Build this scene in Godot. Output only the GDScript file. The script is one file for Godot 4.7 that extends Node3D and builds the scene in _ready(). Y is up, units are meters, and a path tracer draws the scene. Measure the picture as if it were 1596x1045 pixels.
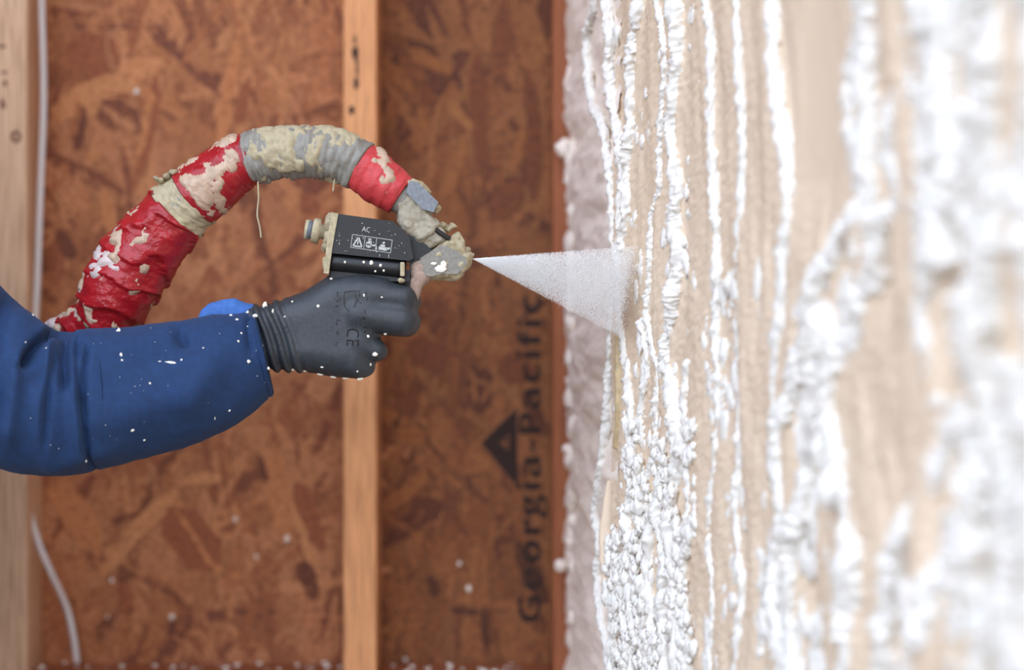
extends Node3D

# Everything is in metres, y up.  The lens is 86.5 mm on a 24 mm high frame; F is its focal length in pixels of a 1596 x 1045 frame.
const F := 3768.0
const EYE_Y := 1.25
const HAND := 2.34          # distance from the lens to the gun and the hand
const U := HAND / F         # metres per pixel at that distance
const STUD := 2.81          # distance to the stud faces
const BOARD := 2.90         # distance to the sheathing

var rng := RandomNumberGenerator.new()
var fine := FastNoiseLite.new()
var soft := FastNoiseLite.new()
var bumpy := FastNoiseLite.new()
var M := {}

# ------------------------------------------------------------------ geometry

class Geo:
	var v := PackedVector3Array()
	var i := PackedInt32Array()
	var c := PackedColorArray()
	var n := PackedVector3Array()

	func tri(a: int, b: int, d: int) -> void:
		i.append(a); i.append(b); i.append(d)

	func quad(a: int, b: int, d: int, e: int) -> void:
		tri(a, b, d); tri(a, d, e)

	func join(o: Geo) -> void:
		var k := v.size()
		v.append_array(o.v)
		c.append_array(o.c)
		for q in o.i:
			i.append(q + k)

	func outward() -> Geo:      # closed shapes: turn the faces outwards (Godot: clockwise in front)
		var s := 0.0
		for k in range(0, i.size(), 3):
			s += v[i[k]].dot(v[i[k + 1]].cross(v[i[k + 2]]))
		if s > 0.0:
			flip()
		return self

	func flip() -> Geo:
		for k in range(0, i.size(), 3):
			var t := i[k + 1]
			i[k + 1] = i[k + 2]
			i[k + 2] = t
		return self

	func toward(d: Vector3) -> Geo:   # open sheets: turn the faces towards d
		var s := 0.0
		for k in range(0, i.size(), 3):
			s += (v[i[k + 2]] - v[i[k]]).cross(v[i[k + 1]] - v[i[k]]).dot(d)
		if s < 0.0:
			flip()
		return self

	func normals() -> void:
		n.resize(v.size())
		n.fill(Vector3.ZERO)
		for k in range(0, i.size(), 3):
			var f := (v[i[k + 2]] - v[i[k]]).cross(v[i[k + 1]] - v[i[k]])
			n[i[k]] += f
			n[i[k + 1]] += f
			n[i[k + 2]] += f
		for k in n.size():
			n[k] = n[k].normalized()

	func mesh(flat := false) -> ArrayMesh:
		var a := []
		a.resize(Mesh.ARRAY_MAX)
		if flat:
			var fv := PackedVector3Array()
			var fc := PackedColorArray()
			for k in i:
				fv.append(v[k])
				if c.size():
					fc.append(c[k])
			v = fv
			c = fc
			i = PackedInt32Array(range(v.size()))
		normals()
		a[Mesh.ARRAY_VERTEX] = v
		a[Mesh.ARRAY_NORMAL] = n
		a[Mesh.ARRAY_INDEX] = i
		if c.size() == v.size():
			a[Mesh.ARRAY_COLOR] = c
		var m := ArrayMesh.new()
		m.add_surface_from_arrays(Mesh.PRIMITIVE_TRIANGLES, a)
		return m

func P(px: float, py: float, d: float) -> Vector3:
	return Vector3((px - 798.0) * d / F, EYE_Y - (py - 522.5) * d / F, -d)

func G(px: float, py: float, dz := 0.0) -> Vector3:     # at the hand's distance, dz in metres towards the lens
	return Vector3((px - 798.0) * U, EYE_Y - (py - 522.5) * U, -HAND + dz)

func add(called: String, g, mat: Material, parent: Node, flat := false) -> MeshInstance3D:
	var o := MeshInstance3D.new()
	o.name = called
	o.mesh = g.mesh(flat) if g is Geo else g
	o.material_override = mat
	parent.add_child(o, true)
	return o

func thing(called: String, label: String, category: String, at := Vector3.ZERO, group := "") -> Node3D:
	var o := Node3D.new()
	o.name = called
	o.position = at
	o.set_meta("label", label)
	o.set_meta("category", category)
	if group:
		o.set_meta("group", group)
	add_child(o, true)
	return o

func spline(keys: Array, per: int) -> PackedVector4Array:    # Catmull-Rom through [x, y, z, r]
	var out := PackedVector4Array()
	for k in keys.size() - 1:
		var a: Vector4 = keys[maxi(k - 1, 0)]
		var b: Vector4 = keys[k]
		var c: Vector4 = keys[k + 1]
		var d: Vector4 = keys[mini(k + 2, keys.size() - 1)]
		for j in per:
			var t := float(j) / per
			out.append(0.5 * (2.0 * b + (c - a) * t + (2.0 * a - 5.0 * b + 4.0 * c - d) * t * t + (3.0 * b - a - 3.0 * c + d) * t * t * t))
	out.append(keys[-1])
	return out

func tube(path: PackedVector4Array, seg: int, disp = null, caps := true, squash := 1.0, ref := Vector3(0, 0, 1)) -> Geo:
	# swept round tube; disp(t, angle, point) is added to the radius; angle PI/2 looks along ref
	var g := Geo.new()
	var m := path.size()
	for k in m:
		var p := Vector3(path[k].x, path[k].y, path[k].z)
		var q0 := path[maxi(k - 1, 0)]
		var q1 := path[mini(k + 1, m - 1)]
		var t := Vector3(q1.x - q0.x, q1.y - q0.y, q1.z - q0.z).normalized()
		var b := (ref - t * ref.dot(t)).normalized()
		var s := b.cross(t)
		for j in seg:
			var a := TAU * j / seg
			var dir := s * cos(a) + b * sin(a) * squash
			var r: float = path[k].w
			if disp != null:
				r += disp.call(float(k) / (m - 1), a, p + dir * r)
			g.v.append(p + dir * r)
	for k in m - 1:
		for j in seg:
			var j2 := (j + 1) % seg
			g.quad(k * seg + j, k * seg + j2, (k + 1) * seg + j2, (k + 1) * seg + j)
	if caps:
		for e in [0, m - 1]:
			var at := g.v.size()
			g.v.append(Vector3(path[e].x, path[e].y, path[e].z))
			for j in seg:
				var j2 := (j + 1) % seg
				if e == 0:
					g.tri(at, e * seg + j2, e * seg + j)
				else:
					g.tri(at, e * seg + j, e * seg + j2)
		g.outward()
	return g

func inset(poly: PackedVector2Array, by: float) -> PackedVector2Array:
	var out := PackedVector2Array()
	var m := poly.size()
	var area := 0.0
	for k in m:
		area += poly[k].cross(poly[(k + 1) % m])
	var sgn := 1.0 if area > 0.0 else -1.0
	for k in m:
		var e0 := (poly[k] - poly[(k + m - 1) % m]).normalized()
		var e1 := (poly[(k + 1) % m] - poly[k]).normalized()
		var n0 := Vector2(-e0.y, e0.x) * sgn
		var n1 := Vector2(-e1.y, e1.x) * sgn
		var h := (n0 + n1).normalized()
		out.append(poly[k] + h * by / maxf(0.4, h.dot(n0)))
	return out

func prism(poly: PackedVector2Array, o: Vector3, ax: Vector3, ay: Vector3, az: Vector3, z0: float, z1: float, bevel: float, steps := 3) -> Geo:
	# a polygon in the plane of ax and ay, drawn out along az from z0 to z1, its end edges rounded
	var g := Geo.new()
	var m := poly.size()
	var rows := []
	for k in steps + 1:
		var a := PI / 2 * k / steps
		rows.append([bevel * (1.0 - sin(a)), z0 + bevel * (1.0 - cos(a))])
	for k in steps + 1:
		var a := PI / 2 * (steps - k) / steps
		rows.append([bevel * (1.0 - sin(a)), z1 - bevel * (1.0 - cos(a))])
	for r in rows:
		for p in inset(poly, r[0]):
			g.v.append(o + ax * p.x + ay * p.y + az * r[1])
	for k in rows.size() - 1:
		for j in m:
			var j2 := (j + 1) % m
			g.quad(k * m + j, k * m + j2, (k + 1) * m + j2, (k + 1) * m + j)
	for e in [0, rows.size() - 1]:       # ends: their own corners, so that they stay flat
		var ring := inset(poly, rows[e][0])
		var at := g.v.size()
		for p in ring:
			g.v.append(o + ax * p.x + ay * p.y + az * rows[e][1])
		var t := Geometry2D.triangulate_polygon(ring)
		var want := 1.0 if e == 0 else -1.0
		for k in range(0, t.size(), 3):
			var turn := (ring[t[k + 1]] - ring[t[k]]).cross(ring[t[k + 2]] - ring[t[k]])
			var area := 0.0
			for q in m:
				area += poly[q].cross(poly[(q + 1) % m])
			if turn * area * want < 0.0:
				g.tri(at + t[k], at + t[k + 2], at + t[k + 1])
			else:
				g.tri(at + t[k + 2], at + t[k + 1], at + t[k]) if false else g.tri(at + t[k], at + t[k + 1], at + t[k + 2])
	# side winding follows the ends: compare with the volume
	g.outward()
	return g

func round_rect(w: float, h: float, r: float, seg := 3) -> PackedVector2Array:
	var out := PackedVector2Array()
	for q in [[1, 1, 0.0], [-1, 1, PI / 2], [-1, -1, PI], [1, -1, 1.5 * PI]]:
		for k in seg + 1:
			var a: float = q[2] + PI / 2 * k / seg
			out.append(Vector2(q[0] * (w / 2 - r) + r * cos(a), q[1] * (h / 2 - r) + r * sin(a)))
	return out

func block(at: Vector3, size: Vector3, bevel := 0.003) -> Geo:    # box with rounded edges, at = centre
	return prism(round_rect(size.x, size.z, bevel), at, Vector3(1, 0, 0), Vector3(0, 0, 1), Vector3(0, 1, 0), -size.y / 2, size.y / 2, bevel * 0.8, 2)

func blob(at: Vector3, size: Vector3, rough := 0.25, rings := 8, freq := 1.0) -> Geo:   # a lumpy ball
	var g := Geo.new()
	var seg := rings * 2
	for k in rings + 1:
		var a := PI * k / rings
		for j in seg:
			var b := TAU * j / seg
			var d := Vector3(sin(a) * cos(b), cos(a), sin(a) * sin(b))
			var q := at * 1000.0 + d * 14.0 * freq
			g.v.append(at + d * size * (1.0 + rough * 2.0 * soft.get_noise_3dv(q * 2.0)))
	for k in rings:
		for j in seg:
			var j2 := (j + 1) % seg
			g.quad(k * seg + j, k * seg + j2, (k + 1) * seg + j2, (k + 1) * seg + j)
	return g.outward()

func nets(f: Callable, lo: Vector3, hi: Vector3, h: float) -> Geo:   # surface nets of the field f (negative inside)
	var g := Geo.new()
	var nx := int(ceil((hi.x - lo.x) / h / 6.0)) * 6
	var ny := int(ceil((hi.y - lo.y) / h / 6.0)) * 6
	var nz := int(ceil((hi.z - lo.z) / h / 6.0)) * 6
	var val := PackedFloat32Array()
	val.resize(nx * ny * nz)
	var live := []
	var sx := ny * nz
	for bx in nx / 6:
		for by in ny / 6:
			for bz in nz / 6:
				var c: float = f.call(lo + Vector3(bx * 6 + 2.5, by * 6 + 2.5, bz * 6 + 2.5) * h)
				var near := absf(c) < h * 7.5
				if near:
					live.append([bx * 6, by * 6, bz * 6])
				for x in range(bx * 6, bx * 6 + 6):
					for y in range(by * 6, by * 6 + 6):
						var at := x * sx + y * nz
						for z in range(bz * 6, bz * 6 + 6):
							val[at + z] = f.call(lo + Vector3(x, y, z) * h) if near else c
	var cell := {}
	var steps := [0, sx, nz, sx + nz, 1, sx + 1, nz + 1, sx + nz + 1]
	var where := [Vector3(0, 0, 0), Vector3(1, 0, 0), Vector3(0, 1, 0), Vector3(1, 1, 0), Vector3(0, 0, 1), Vector3(1, 0, 1), Vector3(0, 1, 1), Vector3(1, 1, 1)]
	var edges := [[0, 1], [2, 3], [4, 5], [6, 7], [0, 2], [1, 3], [4, 6], [5, 7], [0, 4], [1, 5], [2, 6], [3, 7]]
	var found := []
	for b in live:
		for x in range(b[0], mini(b[0] + 6, nx - 1)):
			for y in range(b[1], mini(b[1] + 6, ny - 1)):
				for z in range(b[2], mini(b[2] + 6, nz - 1)):
					var at: int = x * sx + y * nz + z
					var inside := 0
					for s in steps:
						if val[at + s] < 0.0:
							inside += 1
					if inside == 0 or inside == 8:
						continue
					var p := Vector3.ZERO
					var m := 0
					for e in edges:
						var a := val[at + steps[e[0]]]
						var c2 := val[at + steps[e[1]]]
						if (a < 0.0) != (c2 < 0.0):
							p += (where[e[0]] as Vector3).lerp(where[e[1]], a / (a - c2))
							m += 1
					cell[at] = g.v.size()
					g.v.append(lo + (Vector3(x, y, z) + p / m) * h)
					found.append(at)
	for at in found:
		for ax in [[sx, nz, 1], [nz, 1, sx], [1, sx, nz]]:
			var a := val[at] < 0.0
			if a == (val[at + ax[0]] < 0.0):
				continue
			if not (cell.has(at - ax[1]) and cell.has(at - ax[2]) and cell.has(at - ax[1] - ax[2])):
				continue
			var q := [cell[at], cell[at - ax[1]], cell[at - ax[1] - ax[2]], cell[at - ax[2]]]
			if a:
				g.quad(q[0], q[3], q[2], q[1])
			else:
				g.quad(q[0], q[1], q[2], q[3])
	return g.outward()

func cone(p: Vector3, a: Vector3, b: Vector3, ra: float, rb: float) -> float:    # tapered capsule
	var ab := b - a
	var t := clampf((p - a).dot(ab) / ab.length_squared(), 0.0, 1.0)
	return p.distance_to(a + ab * t) - lerpf(ra, rb, t)

func smin(a: float, b: float, k: float) -> float:
	var h := maxf(k - absf(a - b), 0.0) / k
	return minf(a, b) - h * h * k * 0.25

func poly_d(poly: PackedVector2Array, p: Vector2) -> float:
	var d := 1e9
	var s := 1.0
	var m := poly.size()
	for k in m:
		var a := poly[k]
		var b := poly[(k + 1) % m]
		var e := b - a
		var w := p - a
		d = minf(d, (w - e * clampf(w.dot(e) / e.length_squared(), 0.0, 1.0)).length_squared())
		if (p.y >= a.y) != (p.y >= b.y) and (p.x < a.x + e.x * (p.y - a.y) / e.y):
			s = -s
	return s * sqrt(d)

func slab_d(poly: PackedVector2Array, p: Vector3, zc: float, half: float, r: float) -> float:   # rounded slab: the polygon is its outline
	var q := Vector2(poly_d(poly, Vector2(p.x, p.y)) + r, absf(p.z - zc) - half + r)
	return minf(maxf(q.x, q.y), 0.0) + Vector2(maxf(q.x, 0.0), maxf(q.y, 0.0)).length() - r

func V2(a: Array) -> PackedVector2Array:
	var out := PackedVector2Array()
	for k in range(0, a.size(), 2):
		out.append(Vector2(a[k], a[k + 1]))
	return out

func lettering(text: String, size: float, right: Vector3, up: Vector3, at: Vector3, thick := 0.0002, face := "Droid Sans", weight := 400) -> Geo:
	# letters as thin raised shapes; at = left end of the base line, size = height of the capitals
	var f := SystemFont.new()
	f.font_names = PackedStringArray([face])
	f.font_weight = weight
	var t := TextMesh.new()
	t.text = text
	t.font = f
	t.font_size = 64
	t.pixel_size = size / 46.0
	t.depth = thick
	t.horizontal_alignment = HORIZONTAL_ALIGNMENT_LEFT
	t.vertical_alignment = VERTICAL_ALIGNMENT_BOTTOM
	var a := t.get_mesh_arrays() if t is PrimitiveMesh else []
	var g := Geo.new()
	var out := right.cross(up)
	var low := 1e9
	for p in a[Mesh.ARRAY_VERTEX]:
		low = minf(low, p.y)
	for p in a[Mesh.ARRAY_VERTEX]:
		g.v.append(at + right * p.x + up * (p.y - low) + out * p.z)
	g.i = a[Mesh.ARRAY_INDEX] if a[Mesh.ARRAY_INDEX] != null and a[Mesh.ARRAY_INDEX].size() else PackedInt32Array(range(g.v.size()))
	return g

# ------------------------------------------------------------------ materials

func noise_tex(kind: int, freq: float, ramp: Array, normal := false, bump := 4.0, octaves := 4, size := 512, sd := 1) -> NoiseTexture2D:
	var n := FastNoiseLite.new()
	n.noise_type = kind
	n.seed = sd
	n.frequency = freq
	n.fractal_octaves = octaves
	var t := NoiseTexture2D.new()
	t.width = size
	t.height = size
	t.seamless = true
	t.noise = n
	t.as_normal_map = normal
	t.bump_strength = bump
	if ramp:
		var gr := Gradient.new()
		gr.offsets = PackedFloat32Array()
		gr.colors = PackedColorArray()
		var off := PackedFloat32Array()
		var col := PackedColorArray()
		for k in ramp.size():
			off.append(float(k) / (ramp.size() - 1))
			col.append(ramp[k])
		gr.offsets = off
		gr.colors = col
		t.color_ramp = gr
	return t

func mat(color: Color, rough: float, scale := Vector3.ONE, tex: Texture2D = null, nrm: Texture2D = null, nscale := 0.5) -> StandardMaterial3D:
	var m := StandardMaterial3D.new()
	m.albedo_color = color
	m.roughness = rough
	m.uv1_triplanar = true
	m.uv1_scale = scale
	m.albedo_texture = tex
	if nrm:
		m.normal_enabled = true
		m.normal_texture = nrm
		m.normal_scale = nscale
	return m

func materials() -> void:
	var S := FastNoiseLite.TYPE_SIMPLEX_SMOOTH
	var grain := noise_tex(S, 0.02, [Color(0.72, 0.68, 0.64), Color(0.92, 0.9, 0.88), Color(1, 1, 1)], false, 4, 5)
	var cloud := noise_tex(S, 0.012, [Color(0.8, 0.8, 0.8), Color(1, 1, 1)], false, 4, 5, 512, 7)
	var pit := noise_tex(S, 0.05, [], true, 6.0, 4, 512, 3)
	var weave := noise_tex(S, 0.09, [], true, 5.0, 2, 512, 5)
	var wr := noise_tex(S, 0.02, [], true, 8.0, 4, 512, 9)
	M.strand = mat(Color.WHITE, 0.72, Vector3(9, 9, 9), grain)
	M.strand.vertex_color_use_as_albedo = true
	M.board = mat(Color(0.64, 0.39, 0.22), 0.8, Vector3(5, 5, 5), grain)
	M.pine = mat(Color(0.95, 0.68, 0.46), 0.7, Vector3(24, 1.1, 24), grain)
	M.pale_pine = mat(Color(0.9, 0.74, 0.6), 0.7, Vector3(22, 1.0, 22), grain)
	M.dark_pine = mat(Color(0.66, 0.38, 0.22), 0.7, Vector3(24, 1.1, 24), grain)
	M.ink = mat(Color(0.2, 0.11, 0.07), 0.8, Vector3(40, 40, 40), cloud)
	M.knot = mat(Color(0.42, 0.25, 0.16), 0.7)
	M.cable = mat(Color(0.83, 0.8, 0.78), 0.4)
	M.cream_foam = mat(Color(0.9, 0.81, 0.7), 0.55, Vector3(14, 14, 14), null, pit, 0.35)
	M.foam = mat(Color(0.93, 0.91, 0.87), 0.55, Vector3(14, 14, 14), null, pit, 0.35)
	M.far_foam = mat(Color(0.97, 0.91, 0.85), 0.6, Vector3(14, 14, 14), null, pit, 0.12)
	M.cured = mat(Color(0.84, 0.74, 0.56), 0.5, Vector3(14, 14, 14), cloud, pit, 0.3)
	M.crumb = mat(Color(0.93, 0.9, 0.84), 0.7)
	M.cloth = mat(Color(0.09, 0.225, 0.4), 0.85, Vector3(16, 16, 16), cloud, weave, 0.7)
	M.cloth.rim_enabled = true
	M.cloth.rim = 0.25
	M.cloth_in = mat(Color(0.28, 0.47, 0.76), 0.85, Vector3(16, 16, 16), cloud, weave, 0.3)
	M.glove = mat(Color(0.225, 0.243, 0.26), 0.48, Vector3(30, 30, 30), cloud, weave, 0.3)
	M.cuff = mat(Color(0.125, 0.135, 0.135), 0.8, Vector3(30, 30, 30), cloud, weave, 0.5)
	M.print = mat(Color(0.12, 0.11, 0.115), 0.6)
	M.red = mat(Color(0.7, 0.11, 0.14), 0.36, Vector3(9, 9, 9), cloud, wr, 0.9)
	M.red_light = mat(Color(0.86, 0.27, 0.28), 0.5, Vector3(14, 14, 14), cloud, wr, 0.5)
	M.grey = mat(Color(0.61, 0.59, 0.545), 0.55, Vector3(18, 18, 18), cloud, wr, 0.5)
	M.crust = mat(Color(0.78, 0.72, 0.58), 0.75, Vector3(20, 20, 20), cloud, pit, 0.7)
	M.crust_grey = mat(Color(0.72, 0.68, 0.59), 0.75, Vector3(25, 25, 25), cloud, pit, 0.8)
	M.white_film = mat(Color(0.88, 0.8, 0.77), 0.4, Vector3(14, 14, 14), cloud, wr, 0.5)
	M.crust_pink = mat(Color(0.74, 0.63, 0.56), 0.7, Vector3(20, 20, 20), cloud, pit, 0.7)
	M.film = mat(Color(0.83, 0.71, 0.6), 0.45, Vector3(14, 14, 14), cloud, wr, 0.6)
	M.black = mat(Color(0.1, 0.1, 0.105), 0.45, Vector3(30, 30, 30), cloud, pit, 0.25)
	M.nozzle = mat(Color(0.6, 0.58, 0.53), 0.6, Vector3(30, 30, 30), cloud, pit, 0.6)
	M.steel = mat(Color(0.45, 0.47, 0.5), 0.45, Vector3(30, 30, 30), cloud, pit, 0.3)
	M.steel_blue = mat(Color(0.54, 0.56, 0.58), 0.5, Vector3(30, 30, 30), cloud, pit, 0.4)
	M.white_print = mat(Color(0.74, 0.74, 0.72), 0.6)
	M.drop = mat(Color(0.99, 0.985, 0.97), 0.6)
	M.skin = mat(Color(0.75, 0.52, 0.42), 0.55)
	M.boot = mat(Color(0.12, 0.1, 0.09), 0.6)
	M.concrete = mat(Color(0.5, 0.48, 0.45), 0.9, Vector3(2, 2, 2), cloud, pit, 0.4)
	M.drywall = mat(Color(0.72, 0.66, 0.58), 0.9)

# ------------------------------------------------------------------ the scene

func _ready() -> void:
	rng.seed = 41
	fine.seed = 3
	fine.frequency = 0.35
	soft.seed = 11
	soft.frequency = 0.05
	soft.fractal_octaves = 3
	bumpy.seed = 23
	bumpy.frequency = 0.02
	bumpy.fractal_octaves = 4
	set_camera_and_light()
	materials()
	room()
	studs()
	boards()
	foam_wall()
	cable()
	hose()
	gun()
	person()
	spray()

func set_camera_and_light() -> void:
	var cam := Camera3D.new()
	cam.name = "camera"
	cam.position = Vector3(0, EYE_Y, 0)
	cam.fov = rad_to_deg(2.0 * atan(522.5 / F))
	cam.near = 0.05
	cam.far = 60.0
	var at := CameraAttributesPhysical.new()
	at.frustum_focal_length = 12.0 / tan(deg_to_rad(cam.fov) / 2.0)
	at.frustum_focus_distance = HAND - 0.02
	at.exposure_aperture = 2.3
	cam.attributes = at
	add_child(cam)
	cam.current = true
	var sky := ProceduralSkyMaterial.new()
	sky.sky_top_color = Color(0.79, 0.85, 0.95)
	sky.sky_horizon_color = Color(0.965, 0.97, 0.99)
	sky.ground_horizon_color = Color(0.55, 0.53, 0.5)
	sky.ground_bottom_color = Color(0.35, 0.33, 0.3)
	sky.energy_multiplier = 1.0
	var e := Environment.new()
	e.background_mode = Environment.BG_SKY
	e.sky = Sky.new()
	e.sky.sky_material = sky
	e.background_energy_multiplier = 1.0
	e.tonemap_mode = Environment.TONE_MAPPER_LINEAR
	e.tonemap_exposure = 4.4
	e.sdfgi_enabled = true
	e.ssao_enabled = true
	e.ssil_enabled = true
	var w := WorldEnvironment.new()
	w.name = "environment"
	w.environment = e
	add_child(w)

func structure(called: String, g, m: Material) -> MeshInstance3D:
	var o := add(called, g, m, self)
	o.set_meta("kind", "structure")
	return o

func room() -> void:
	# a shed open to the daylight behind the lens, with a high opening in its left wall
	structure("floor", block(Vector3(-0.9, -0.06, -0.6), Vector3(4.2, 0.12, 5.2), 0.01), M.concrete)
	structure("ceiling", block(Vector3(-0.9, 3.06, -2.5), Vector3(4.2, 0.12, 1.4), 0.01), M.board)
	structure("wall_left", block(Vector3(-2.94, 1.5, -2.3), Vector3(0.12, 3.0, 1.8), 0.01), M.board)
	structure("wall_front", block(Vector3(-0.9, 0.5, 1.5), Vector3(4.2, 1.0, 0.12), 0.01), M.board)
	var d := Vector3(0.246, 0, 1.36).normalized()
	var out := Vector3(d.z, 0, -d.x)
	structure("wall_right", prism(V2([0, 0, 4.6, 0, 4.6, 3.0, 0, 3.0]), Vector3(0.15, 0, -2.93), d, Vector3.UP, out, 0.0, 0.1, 0.004), M.board)

func studs() -> void:
	var h := 3.0
	var rows := [
		["pale pine stud at the left edge with a knot and faint ink stamp", 16.5, M.pale_pine],
		["orange pine stud behind the spray gun with dark ink marks near its top", 561.0, M.pine],
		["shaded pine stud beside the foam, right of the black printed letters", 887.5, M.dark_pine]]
	for r in rows:
		var x: float = (r[1] - 798.0) * STUD / F
		var t := thing("wall_stud", r[0], "stud", Vector3(x, 0, -STUD - 0.0445), "studs of the back wall")
		add("timber", block(Vector3(0, h / 2, 0), Vector3(0.0385, h, 0.089), 0.0025), r[2], t)
		if r[1] < 100.0:
			# knot and faint stamps
			var k := P(25, 213, STUD) - t.position
			var ring := PackedVector4Array()
			for j in 25:
				var a := TAU * j / 24
				ring.append(Vector4(k.x + cos(a) * 0.0045, k.y + sin(a) * 0.0055, k.z, 0.0016))
			add("knot", tube(ring, 6, null, false), M.knot, t)
			for q in [[4, 72, 12, 6], [6, 113, 13, 4], [8, 130, 8, 8], [4, 163, 8, 18]]:
				add("ink_stamp", stain(q[0], q[1], q[2], q[3], t.position), M.knot, t)
		elif r[1] < 600.0:
			for q in [[554, 84, 9, 26], [555, 130, 8, 22], [548, 172, 9, 14], [556, 106, 4, 30], [553, 62, 4, 16]]:
				add("ink_stamp", stain(q[0], q[1], q[2], q[3], t.position), M.ink, t)
	# blocking between the studs
	var spans := [[42.0, 535.6, "fire block under the left bay, dusted with foam crumbs"], [587.0, 862.0, "fire block under the narrow dark bay with printed letters"]]
	for s in spans:
		var x0: float = (s[0] - 798.0) * STUD / F + 0.0006
		var x1: float = (s[1] - 798.0) * STUD / F - 0.0006
		var top := EYE_Y - 512.0 * BOARD / F
		var t := thing("fire_block", s[2], "wood block", Vector3((x0 + x1) / 2, top - 0.019, -STUD - 0.0445), "fire blocks of the back wall")
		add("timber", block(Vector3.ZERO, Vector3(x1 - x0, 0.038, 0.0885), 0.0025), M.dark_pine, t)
		var g := Geo.new()
		for k in int((x1 - x0) * 90.0):
			var r := rng.randf_range(0.0008, 0.0028)
			g.join(blob(Vector3(rng.randf_range(x0 - t.position.x + 0.004, x1 - t.position.x - 0.004), 0.019 + r * 0.4, rng.randf_range(-0.042, 0.042)), Vector3(r * 1.5, r, r * 1.2), 0.3, 4))
		add("foam_crumbs", g, M.crumb, t).set_meta("kind", "stuff")

func stain(px: float, py: float, w: float, h: float, off: Vector3) -> Geo:
	var g := Geo.new()
	var c := P(px, py, STUD) - off
	var k := STUD / F
	g.v.append(c + Vector3(0, 0, 0.0004))
	for j in 16:
		var a := TAU * j / 16
		var r := 0.5 * (1.0 + 0.5 * fine.get_noise_2d(px + cos(a) * 3.0, py + sin(a) * 3.0))
		g.v.append(c + Vector3(cos(a) * w * r * k, sin(a) * h * r * k, 0.0002))
	for j in 16:
		g.tri(0, 1 + j, 1 + (j + 1) % 16)
	return g.toward(Vector3(0, 0, 1))

# ---- sheathing: boards of pressed strands

func strand(g: Geo, c: Vector2, along: float, length: float, width: float, z: float, col: Color) -> void:
	var d := Vector2(cos(along), sin(along))
	var s := Vector2(-d.y, d.x)
	var pts := []
	var m := 5
	var bow := rng.randf_range(-0.04, 0.04) * length
	for k in m + 1:
		var t := float(k) / m
		var w := width * 0.5 * (0.8 + 0.4 * rng.randf())
		if k == 0 or k == m:
			w *= rng.randf_range(0.1, 0.75)
		var mid := c + d * (t - 0.5) * length + s * bow * (1.0 - pow(2.0 * t - 1.0, 2.0))
		pts.append([mid + s * w, mid - s * w])
	var k0 := g.v.size()
	var tilt := rng.randf_range(-0.0003, 0.0003)
	for k in m + 1:
		for e in 2:
			var q: Vector2 = pts[k][e]
			g.v.append(Vector3(q.x, q.y, z + (tilt if e == 0 else -tilt)))
			g.c.append(col)
	for k in m:
		var a := k0 + k * 2
		g.quad(a, a + 2, a + 3, a + 1)

func board_shade(x: float) -> Color:   # two boards meet behind the middle stud; the right one is browner
	return Color.WHITE if x < -0.18 else Color(0.8, 0.77, 0.66)

func strand_tone() -> Color:
	var tones := [Color(0.74, 0.47, 0.27), Color(0.7, 0.43, 0.24), Color(0.76, 0.49, 0.29), Color(0.66, 0.39, 0.21), Color(0.71, 0.44, 0.25), Color(0.73, 0.46, 0.27), Color(0.68, 0.41, 0.22), Color(0.6, 0.34, 0.18), Color(0.52, 0.28, 0.15)]
	var c: Color = tones[rng.randi() % tones.size()]
	return (c * Color(0.99, 1.02, 1.12) * rng.randf_range(0.97, 1.08)).srgb_to_linear()

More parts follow.
